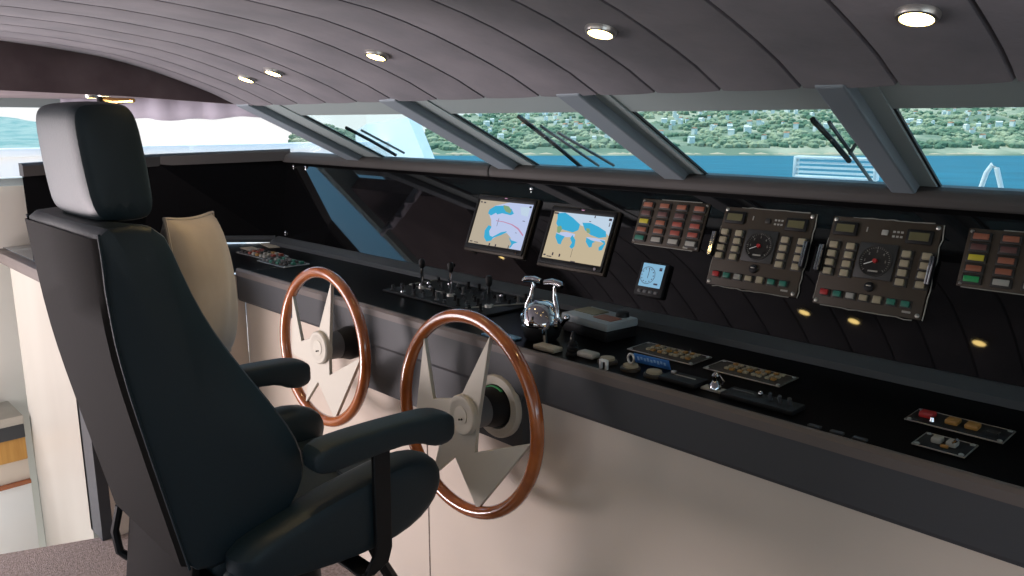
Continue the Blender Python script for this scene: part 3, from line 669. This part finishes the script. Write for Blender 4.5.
obj('housing', bxl((0, 0, .006), (.17, .06, .012), .003), 'plastic', t); obj('slot', bxl((-.05, .01, .0125), (.05, .004, .001)), 'plastic_grey', t)
m = MB(); m.sphere((-.008, .008, .018), .006, None, 6); obj('knob', m, 'chrome', t)
for i in range(3): m = MB(); m.tube([(.02 + i * .022, 0, .012), (.022 + i * .022, -.008, .030)], .004, n=8); obj('lever', m, 'fascia', t)
for i in range(3):
    o = obj('flush_key', bxl((0, 0, .003), (.026, .014, .006), .002), 'fascia'); o.location = (-.655 + i * .045, 1.475, ZD); tag(o, ('small flush grey key on the dash edge, nearest the lever strip', 'small flush grey key on the dash edge, between its two neighbours', 'small flush grey key on the dash edge, nearest the two-toggle plate')[i], 'key', 'flush grey keys on the dash edge')

# ================================================================== HELM CHAIR
CO = (-1.70, .90, 0); CR = 0
ch = thing('helm_chair', 'black leather helm chair with headrest and padded armrests', 'chair', CO, (0, 0, CR))
def loft(rings, cap=True):
    n = len(rings[0]); m = MB(); vs = [p for r in rings for p in r]
    fs = [[i * n + k, i * n + (k + 1) % n, (i + 1) * n + (k + 1) % n, (i + 1) * n + k] for i in range(len(rings) - 1) for k in range(n)]
    if cap: fs += [list(range(n)), [(len(rings) - 1) * n + k for k in range(n)][::-1]]
    m.add(vs, fs, None, True); return m
# backrest: wings reach forward, hollow middle
wing = [(1.374, -.345), (1.32, -.325), (1.226, -.288), (1.15, -.25), (1.08, -.207), (1.0, -.155), (.92, -.106), (.86, -.082), (.80, -.080), (.74, -.108), (.69, -.185), (.655, -.255)]
RE = [(.65, -.345), (.77, -.370), (.90, -.397), (1.05, -.427), (1.15, -.443), (1.26, -.453), (1.40, -.462)]
def rear(z): return interp(RE, z)
HR = [(.65, .210), (.9, .212), (1.15, .212), (1.25, .217), (1.33, .232), (1.40, .228)]
rings = []
XS = [(-1, 0, .8), (-.97, .5, .97), (-.90, .9, 1), (-.72, 1, 1), (-.55, .55, 1), (-.3, .22, 1), (0, .15, 1), (.3, .22, 1), (.55, .55, 1), (.72, 1, 1), (.90, .9, 1), (.97, .5, .97), (1, 0, .8)]
def hwr(z): return interp(HR, z)
def hw(z): return interp(HR, z) + .038 * math.exp(-((z - .84) / .16) ** 2)
def ring(u, fwd, sc):
    pts = []
    for z, y in wing:
        base = rear(z) + .035; yy = base + (y - base) * (.35 + .65 * fwd if fwd >= .15 else .35)
        if u in (-1, 1): yy = lerp(rear(z) + .02, y, .78)
        if abs(u) == .97: yy = lerp(rear(z), y, .95)
        zz = z - (.010 if abs(u) == 1 else 0) * (1 if z > 1.3 else 0)
        pts.append((u * hw(z), yy, zz))
    for z in (.655, .70, .80, .95, 1.10, 1.25, 1.345, 1.372):
        r_ = rear(z) + (.018 if abs(u) == 1 else 0)
        pts.append((u * hwr(z), r_, z))
    return pts
for u, f_, s_ in XS: rings.append(ring(u, f_, s_))
obj('backrest', loft(rings), 'leather', ch, sub=1)
m = MB(); nz = 12; vs = []   # lighter grained rear panel
for i in range(nz + 1):
    z = lerp(.675, 1.352, i / nz)
    for u in (-.965, -.9, 0, .9, .965): vs.append((u * hwr(z), rear(z) - (.008 if abs(u) < .92 else -.004), z))
m.add(vs, [[i * 5 + k, i * 5 + k + 1, i * 5 + 6 + k, i * 5 + 5 + k] for i in range(nz) for k in range(4)], None, True)
obj('rear_panel', m, 'leather_rear', ch, label='charcoal grained rear panel')
m = MB()
for s in (-1, 1): m = MB(); m.tube([(s * hwr(z) * .975, rear(z) + .002, z) for z in [lerp(.67, 1.36, i / 14) for i in range(15)]], .003, n=8); obj('piping', m, 'leather', ch)
# headrest
rings = []
for u, k_ in ((-1, .72), (-.93, .92), (-.75, 1), (0, 1.03), (.75, 1), (.93, .92), (1, .72)):
    pr_ = []
    for a in range(20):
        t_ = 2 * math.pi * a / 20; c, s_ = math.cos(t_), math.sin(t_); pw = .42
        yy = abs(c) ** pw * (1 if c > 0 else -1); zz = abs(s_) ** pw * (1 if s_ > 0 else -1)
        pr_.append((u * (.136 - .004 * zz), -.386 + .062 * k_ * yy + .010 * zz * (-1), 1.476 + .112 * (k_ ** .5) * zz))
    rings.append(pr_)
obj('headrest', loft(rings), 'leather', ch, sub=1)
m = MB()
pp = []
for a in range(40):
    t_ = 2 * math.pi * a / 40; c, s_ = math.cos(t_), math.sin(t_); pw = .35
    pp.append((.128 * abs(c) ** pw * (1 if c > 0 else -1), -.470 - .0 , 1.478 + .094 * abs(s_) ** pw * (1 if s_ > 0 else -1)))

m = MB()
for s in (-1, 1): m.tube([(s * .06, -.40, 1.35), (s * .06, -.40, 1.40)], .008, n=10)
obj('headrest_post', m, 'steel', ch)
# seat
def seg(xs_, prof_fn, name, mt='leather', sub=1):
    return obj(name, loft([prof_fn(x) for x in xs_]), mt, ch, sub=sub)
def seatp(x):
    k_ = 1 - (abs(x) / .19) ** 4 * .25; e_ = .012 if abs(x) > .18 else 0
    top = [(-.30, .665), (-.18, .672), (-.05, .685), (.08, .700), (.17, .705), (.225, .690), (.245, .655), (.235, .615), (.18, .590), (0, .575), (-.2, .575), (-.30, .60)]
    return [(x, y, z - e_ if z > .66 else z + e_) for y, z in top]
seg([-.20, -.185, -.10, -.004, 0, .004, .10, .185, .20], seatp, 'seat_cushion')
m = MB()
for y, z in ((-.10, .686), (.08, .706)): m.tube([(-.19, y, z - .006), (0, y, z + .002), (.19, y, z - .006)], .004, n=6)
obj('seat_seams', m, 'leather', ch)
def bol(s):
    P0 = [(-.30, .690), (-.22, .722), (-.10, .752), (.03, .770), (.12, .784), (.20, .778), (.248, .745), (.258, .70), (.240, .655), (.195, .618), (.12, .592), (.0, .585), (-.15, .60), (-.28, .62)]
    c_ = (-.02, .68); out = []
    if s < 0: P0 = [(y - .03 * (y > 0), z - .004) for y, z in P0]
    for x, k_ in ((.185, .62), (.195, .86), (.215, 1), (.25, 1.0), (.275, .97), (.292, .88), (.298, .68)):
        out.append([(s * x, c_[0] + (y - c_[0]) * (k_ if k_ > .8 else k_ + .12), c_[1] + (z - c_[1]) * k_) for y, z in P0])
    return out
for s in (-1, 1): obj('seat_bolster', loft(bol(s)), 'leather', ch, sub=1)
m = MB(); m.box((0, -.06, .575), (.42, .50, .05), .02); obj('seat_pan', m, 'plastic', ch)
# side hinge covers and rear plate
for s in (-1, 1):
    m = MB(); m.lathe([(.060, 0), (.072, .008), (.072, .022), (.055, .030)], Matrix.Translation((s * .222, -.235, .60)) @ Matrix.Rotation(R(90) * s, 4, 'Y'), 28); obj('hinge_cover', m, 'leather', ch)
m = MB(); m.box((0, 0, 0), (.36, .02, .20), .008, xf((0, -.335, .575), (R(-8), 0, 0))); obj('lower_rear_panel', m, 'leather_rear', ch)
m = MB(); m.tube([(-.205, -.345, .66), (-.208, -.36, .60), (-.205, -.355, .545), (-.19, -.34, .53)], .010, n=8); obj('recline_lever', m, 'plastic', ch)
# armrests
for s in (-1, 1):
    rings = []
    for y, zt, zb, w_ in ((-.125, .875, .850, .028), (-.115, .895, .836, .036), (-.08, .903, .832, .039), (.05, .902, .842, .039), (.14, .898, .838, .039), (.17, .897, .816, .039), (.205, .894, .806, .039), (.238, .882, .812, .036), (.250, .866, .830, .028)):
        zc, hz = (zt + zb) / 2, (zt - zb) / 2; pr_ = []
        for a in range(16):
            t_ = 2 * math.pi * a / 16; c, q_ = math.cos(t_), math.sin(t_)
            pr_.append((s * .30 + w_ * abs(c) ** .42 * (1 if c > 0 else -1), y - (.03 if s < 0 else 0), zc + hz * abs(q_) ** .42 * (1 if q_ > 0 else -1)))
        rings.append(pr_)
    a_o = obj('armrest', loft(rings), 'leather', ch, sub=1)
    m = MB(); m.prism([(.028, .84), (.072, .84), (.070, .60), (.058, .565), (.018, .548), (-.005, .552), (.028, .60)], 0, s * .306 - .006, s * .306 + .006); m.box((s * .25, .01, .553), (.11, .05, .010), .003)
    obj('armrest_bracket', m, 'plastic', ch, bevel=.002)
# pedestal
m = MB(); m.lathe([(.16, .30), (.165, .312), (.07, .33), (.055, .36), (.050, .55), (.10, .56)], None, 32); obj('pedestal', m, 'plastic', ch)
m = MB(); m.lathe([(.24, 0), (.24, .015), (.10, .03), (.07, .05), (.06, .31)], None, 32); obj('pedestal_base', m, 'steel', ch)
m = MB(); m.tube([(.12, .12, .55), (.125, .16, .45), (.12, .22, .34)], .016, n=8); obj('slide_lever', m, 'plastic', ch)

# cushion between the wings of the backrest
cu = thing('cushion', 'beige velvet cushion propped against the chair back', 'cushion', (-1.7, .9, 0), (0, 0, R(6)))
N = 22; vs = []; fs = []
cmx = xf((-.010, -.200, 1.190), (R(4), R(-4), R(-46)))
for side in (1, -1):
    for i in range(N + 1):
        for j in range(N + 1):
            u = 2 * i / N - 1; v = 2 * j / N - 1
            th = .062 * ((1 - abs(u) ** 2.4) * (1 - abs(v) ** 2.4)) ** .5
            px = u * (.158 - .018 * (1 - v * v)); pz = v * (.166 - .008 * (1 - u * u))
            th += .004 * math.sin(7 * u + 3 * v) * (1 - abs(u)) * (1 - abs(v))
            vs.append(cmx @ Vector((px, side * th, pz)))
n1 = (N + 1) ** 2
for s in range(2):
    for i in range(N):
        for j in range(N): q = s * n1 + i * (N + 1) + j; fs.append([q, q + 1, q + N + 2, q + N + 1])
m = MB(); m.add(vs, fs, None, True); obj('cushion_cover', m, 'linen', cu)
edge = [cmx @ Vector((u * (.158 - .018 * (1 - v * v)), 0, v * (.166 - .008 * (1 - u * u)))) for u, v in [(lerp(-1, 1, i / 12), -1) for i in range(12)] + [(1, lerp(-1, 1, i / 12)) for i in range(12)] + [(lerp(1, -1, i / 12), 1) for i in range(12)] + [(-1, lerp(1, -1, i / 12)) for i in range(12)]]
m = MB(); m.tube(edge, .004, n=6, closed=True); obj('cushion_seam', m, 'linen', cu)

# ================================================================== CEILING LIGHTS
def cslope(y): return math.atan2(cz(y + .02) - cz(y - .02), .04)
def downlight(x, y, z, rx, label, r=.031):
    t = thing('ceiling_light', label, 'ceiling light', (x, y, z), (rx, 0, 0), 'recessed ceiling lights')
    m = MB(); m.lathe([(r * .72, -.004), (r * .76, -.011), (r * .92, -.010), (r, -.004), (r, .008), (r * .62, .008)], None, 32); obj('trim_ring', m, 'trimring', t)
    m = MB(); m.lathe([(r * .72, -.0105), (r * .72, .002)], None, 28); obj('diffuser', m, 'lamp', t)
    l = bpy.data.lights.new('downlight_beam', 'SPOT'); l.energy = 3.5 if y < .8 else 1.5; l.color = (1, .72, .36); l.spot_size = R(75); l.spot_blend = .8; l.shadow_soft_size = .02
    o = bpy.data.objects.new('downlight_beam', l); COL.objects.link(o); o.location = (x, y, z - .02)
    return t
for x, y, lb in ((-.458, 1.261, 'large round ceiling light, the one furthest to starboard in the front row'), (-1.004, 1.21, 'round ceiling light second from the starboard end of the row'), (-1.735, 1.214, 'round ceiling light in the middle of the row'),
                 (-2.349, 1.257, 'inner one of the paired round ceiling lights at the port end'), (-2.585, 1.284, 'outermost round ceiling light by the port beam')):
    y_ = y; downlight(x, y_, cz(y_) - .004, cslope(y_), lb)
for x, lb in ((-1.57, 'the one furthest to port'), (-1.35, 'the middle one'), (-.87, 'the one furthest to starboard')): downlight(x, .75, cz(.75) - .004, cslope(.75), 'round ceiling light of the row above the chair, ' + lb)
for x, y, lb in ((-3.20, 1.03, 'small round light under the side beam, closer to the ceiling'), (-3.44, 1.06, 'small round light under the side beam, closer to the side window')): downlight(x, y, 1.652, 0, lb, .024)
# brass fitting above the headrest
t = thing('reading_lamp', 'little brass reading lamp under the side beam above the headrest', 'lamp', (-3.3, 1.05, 1.60))
m = MB(); m.tube([(-3.36, 1.08, 1.636), (-3.30, 1.10, 1.628), (-3.22, 1.14, 1.630)], [.010, .012, .008], n=8); obj('arm', m, mat('brass', (.8, .5, .16), .25, 1), t, True)
m = MB(); m.lathe([(.016, -.02), (.012, .02)], Matrix.Translation((-3.37, 1.07, 1.63)), 12); obj('mount', m, 'plastic', t, True)

# folded blind at the forward side window
m = MB(); vs = []; n7 = 40
for i in range(n7 + 1):
    f = i / n7; p = Vector((lerp(-4.16, -3.15, f), lerp(1.15, 1.75, f), 0)); 
    d = .012 * math.sin(f * 23) + .008 * math.sin(f * 51)
    for j, z in enumerate((1.66, 1.60, 1.565 + .006 * math.sin(f * 9))): vs.append((p.x - d * .5, p.y + d, z + .004 * math.sin(f * 31 + j)))
m.add(vs, [[i * 3 + j, i * 3 + j + 1, i * 3 + j + 4, i * 3 + j + 3] for i in range(n7) for j in range(2)], None, True)
o = obj('rolled_blind', m, 'lilac'); s_ = o.modifiers.new('t', 'SOLIDIFY'); s_.thickness = .012
tag(o, 'lilac grey gathered blind along the top of the port forward window', 'blind')

# ================================================================== OUTSIDE
# wipers on the outside of the windscreen
def wiper(label, a, b, arms):
    t = thing('wiper', label, 'wiper', tuple(WP(b[0], b[1], .03)), (0, 0, 0), 'windscreen wipers')
    m = MB(); A, B = WP(*a, .034), WP(*b, .034); m.tube([A, lerp(A, B, .5) + WN * .003, B], .007, n=6); obj('blade', m, 'plastic', t, True)
    for c, d in arms: m = MB(); m.tube([WP(*c, .045), WP(*d, .05)], .005, n=6); obj('arm', m, 'plastic_grey', t, True)
wiper('pair-armed wiper resting on the second windscreen pane from port', (-1.785, 1.753), (-1.90, 2.19), [((-1.788, 1.85), (-1.84, 2.2)), ((-1.76, 1.90), (-1.764, 2.19))])
wiper('dark wiper in the pane ahead of the engine panels', (-.859, 1.78), (-.874, 2.03), [((-.840, 1.82), (-.895, 2.25)), ((-.83, 1.95), (-.872, 2.02))])
wiper('wiper lying low in the far port windscreen pane', (-2.90, 1.85), (-2.97, 2.15), [((-2.87, 1.90), (-2.93, 2.16))])
# added brow, never in view, keeps the sun off the instrument wall
m = MB(); m.box((-1.4, 2.0, 1.78), (6.0, 1.0, .04), .01); struct('sun_shade_slab', m, 'white', 'added white slab out of view, shading the windscreen')
# foredeck
m = MB(); m.box((-1.5, 4.3, .28), (6.2, 4.0, .06)); m.box((-1.5, 2.30, .82), (6.4, .08, 1.05))
struct('foredeck', m, 'white', 'white foredeck ahead of the windscreen')
t = thing('reflected_grille', 'white louvred vent reflected in the windscreen, modelled as a solid grille', 'vent', (-1.33, 3.0, .31))  # windscreen reflection of a dash grille, built as a solid outside
m = MB(); m.box((-1.335, 3.0, 1.416), (.31, .03, .012), .004); m.box((-1.335, 3.0, 1.343), (.31, .03, .012), .004); m.box((-1.49, 3.0, 1.38), (.014, .03, .08), .004); m.box((-1.18, 3.0, 1.38), (.014, .03, .08), .004)
for i in range(3): m.box((-1.335, 3.0, 1.361 + i * .018), (.30, .022, .008))
obj('grille', m, 'ghost', t, True)
m = MB(); m.box((-1.335, 3.02, .82), (.05, .03, 1.04)); obj('post', m, 'white', t, True)
t = thing('deck_rail', 'white tubular rail arch on the foredeck', 'rail', (-.8, 3.0, .31))
m = MB(); m.tube([(-.86, 3.0, .31), (-.845, 3.0, 1.28), (-.822, 3.0, 1.385), (-.808, 3.0, 1.412), (-.793, 3.0, 1.400), (-.765, 3.0, 1.31), (-.72, 3.0, .31)], .008, n=10); obj('arch', m, 'white', t, True)
t = thing('glare_sheet', 'white canvas sheet standing in for windscreen glare, to port', 'canvas cover', (-5.4, 4.0, .3))  # pale glare in the windscreen, built as an upright sheet outside
m = MB(); m.prism([(-6.02, .3), (-6.02, 1.47), (-5.85, 1.53), (-5.26, 1.585), (-5.02, 1.21), (-4.9, .3)], 1, 3.96, 4.06); obj('glare', m, 'glare', t, True)
m = MB(); m.box((-5.4, 4.1, .6), (1.0, .2, .6), .03); obj('locker', m, 'white', t, True)
m = MB(); m.box((-5.0, .5, .2), (1.5, 11, .1)); m.box((-5.6, -.4, .75), (.06, 9, 1.2)); m.box((-5.6, -.4, 1.37), (.14, 9, .05), .01)
struct('bulwark', m, 'white', 'white bulwark along the port side deck')

# the shore: a frame tilted by the trim of the boat
TILT = R(1.96)
fwh = Vector((-math.sin(YAW), math.cos(YAW), 0)); rtv = Vector((math.cos(YAW), math.sin(YAW), 0)); RT = Matrix.Rotation(-TILT, 3, rtv)
EYE = 6.0
def OW(D, L, h): return CAM + RT @ (fwh * D + rtv * L + Vector((0, 0, h - EYE)))
SEA = mat('sea water', (.003, .105, .155), .5, 0, .05, noise=(.05, (.007, .15, .21), .35, .7, 8, (1, 1, 1)))
m = MB(); g = [(8, 1), (60, 1), (200, 1), (600, 1), (1200, 1), (4000, 1)]; vs = []
for D, _ in g:
    for j in range(9): vs.append(OW(D, (j - 4) / 4 * (D * 1.8 + 60), 0))
m.add(vs, [[i * 9 + j, i * 9 + j + 1, i * 9 + 10 + j, i * 9 + 9 + j] for i in range(5) for j in range(8)])
struct('sea', m, SEA, 'bright blue calm sea')
random.seed(11)
def n2(x, y):
    s = 0; a = 1
    for i, (fx, fy, ph) in enumerate(((.011, .013, 1.3), (.023, .019, 4.1), (.047, .041, 2.2), (.093, .087, .7))):
        s += a * math.sin(fx * x + ph + 1.7 * math.sin(fy * y + i)) * math.cos(fy * y - ph * 1.3); a *= .55
    return s
PX = lambda L, D: 512 + 817 * L / D
ridge = [(-400, 70), (0, 74), (60, 66), (75, 0), (285, 0), (295, 64), (305, 66), (330, 52), (352, 42), (362, 0), (420, 0), (430, 58), (455, 66), (500, 82), (560, 96), (640, 104), (800, 112), (900, 92), (1024, 96), (1500, 110)]
def hh_(L, D):
    px = PX(L, D); r_ = interp(ridge, px)
    if r_ <= 0: return -8
    u = min(1, max(0, (D - 950) / 750)); h = (1.6 + r_ * (u ** .62) * D / 1700)
    h += (5 + 12 * u) * n2(L, D) * min(1, u * 5) * .5
    return max(h, 1.0 if u > 0 else -3) * (1 if r_ > 20 else r_ / 20)
HILL = mat('wooded hillside', (.18, .23, .16), 1, 0, .0, noise=(.012, (.44, .42, .30), .46, .64, 10, (1, 1, 1)))
HEAD = mat('headland with painted haze', (.30, .42, .38), 1, 0, 0, noise=(.03, (.17, .33, .31), .4, .65, 8, (1, 1, 1)))  # distance haze is put into this paler colour
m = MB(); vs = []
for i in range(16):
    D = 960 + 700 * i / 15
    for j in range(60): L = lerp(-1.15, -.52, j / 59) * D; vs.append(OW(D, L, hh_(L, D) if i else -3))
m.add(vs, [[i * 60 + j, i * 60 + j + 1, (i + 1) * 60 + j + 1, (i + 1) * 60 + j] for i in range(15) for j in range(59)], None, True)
struct('headland', m, HEAD, 'headland off the port side, pale green with painted haze')
m = MB(); vs = []; ND, NL = 46, 170
for i in range(ND):
    D = 930 + 820 * (i / (ND - 1)) ** 1.3
    for j in range(NL): L = lerp(-.50, 1.25, j / (NL - 1)) * D; vs.append(OW(D, L, hh_(L, D) if i else -3))
m.add(vs, [[i * NL + j, i * NL + j + 1, (i + 1) * NL + j + 1, (i + 1) * NL + j] for i in range(ND - 1) for j in range(NL - 1)], None, True)
struct('hillside', m, HILL, 'green wooded hillside across the bay')
# houses
def make_house(w_, d_, h_, roofc, lb, grp):
    t = thing('hillside_house', lb, 'house', (0, 0, 0), (0, 0, 0), grp)
    m = MB(); m.box((0, 0, h_ / 2 - 3), (w_, d_, h_ + 6)); obj('walls', m, mat('white render', (.80, .76, .68), .9), t)
    m = MB(); m.prism([(-d_ / 2 - .4, h_), (d_ / 2 + .4, h_), (0, h_ + 2)], 0, -w_ / 2 - .4, w_ / 2 + .4); obj('roof', m, roofc, t)
    return t
tile = mat('terracotta tiles', (.42, .20, .11), .9); flat = mat('white flat roof', (.75, .72, .66), .9)
protos = [(8, 6, 5, tile, 'white house with terracotta roof on the wooded hillside', 'tiled houses on the far hillside'), (10, 6, 4.5, flat, 'white house with pale roof on the wooded hillside', 'pale-roofed houses on the far hillside')]
P_ = [make_house(*a) for a in protos]
first = [True, True]; HS = []
for i in range(210):
    k_ = i % 2; a = random.random()
    if a < .55: px = random.gauss(735, 70)
    elif a < .8: px = random.uniform(470, 640)
    else: px = random.uniform(860, 1050)
    lo = 1050 if px > 860 else 1000
    D = lo + 600 * random.random() ** .8; L = (px - 512) / 817 * D
    if any(abs(D - d) < 16 and abs(L - l) < 16 for d, l in HS): continue
    o = P_[k_] if first[k_] else copy_tree(P_[k_]); first[k_] = False
    HS.append((D, L)); o.location = OW(D, L, hh_(L, D) + 3.5); o.rotation_euler = (0, 0, random.uniform(0, 3.1)); s_ = random.uniform(.5, .95); o.scale = (s_, s_, s_)
    pane = 'second' if px < 500 else 'third' if px < 618 else 'fourth' if px < 870 else 'starboardmost visible'
    hgt = 'low on' if D < 1130 else 'halfway up' if D < 1330 else 'high on'
    o['label'] = 'white house, %s roof, %s the far slope, seen through the %s pane' % (('terracotta', 'pale')[k_], hgt, pane)
    o['group'] = '%s-roofed houses %s the slope behind the %s pane' % (('tile', 'pale')[k_], hgt, pane)
# woodland
ico = bmesh.new(); bmesh.ops.create_icosphere(ico, subdivisions=1, radius=1); iv = [v.co.copy() for v in ico.verts]; ifc = [[v.index for v in f.verts] for f in ico.faces]; ico.free()
m1 = MB()
for _ in range(8500):
    D = 975 + 740 * random.random() ** 1.2; px = random.uniform(200, 1150); L = (px - 512) / 817 * D
    if interp(ridge, px) < 30: continue
    if n2(L * 1.7 + 400, D * 1.7) < -.55: continue
    r_ = random.uniform(2.2, 5.6)
    if any(abs(D - d) < 11 + r_ and abs(L - l) < 11 + r_ for d, l in HS): continue
    h = hh_(L, D); c = OW(D, L, h + r_ * .3)
    m1.add([c + Vector((q.x * r_ * 1.2, q.y * r_ * 1.2, q.z * r_)) for q in iv], ifc)
o = obj('woodland', m1, mat('deep green trees', (.12, .19, .12), 1, 0, 0, noise=(.02, (.36, .38, .24), .44, .6, 4, (1, 1, 1)))); tag(o, 'green woods and olive scrub covering the far hillside', 'trees'); o['kind'] = 'stuff'
m = MB()
for _ in range(160):
    px = random.uniform(430, 1100); D = random.uniform(942, 962); L = (px - 512) / 817 * D
    r_ = random.uniform(2, 4.5); c = OW(D, L, .8); m.add([c + Vector((q.x * r_ * 3, q.y * r_ * 2, q.z * r_ * .7)) for q in iv], ifc)
o = obj('shoreline_rocks', m, mat('pale sandstone', (.50, .40, .28), 1, 0, 0)); tag(o, 'pale sandy rocks along the waterline of the far shore', 'rocks'); o['kind'] = 'stuff'
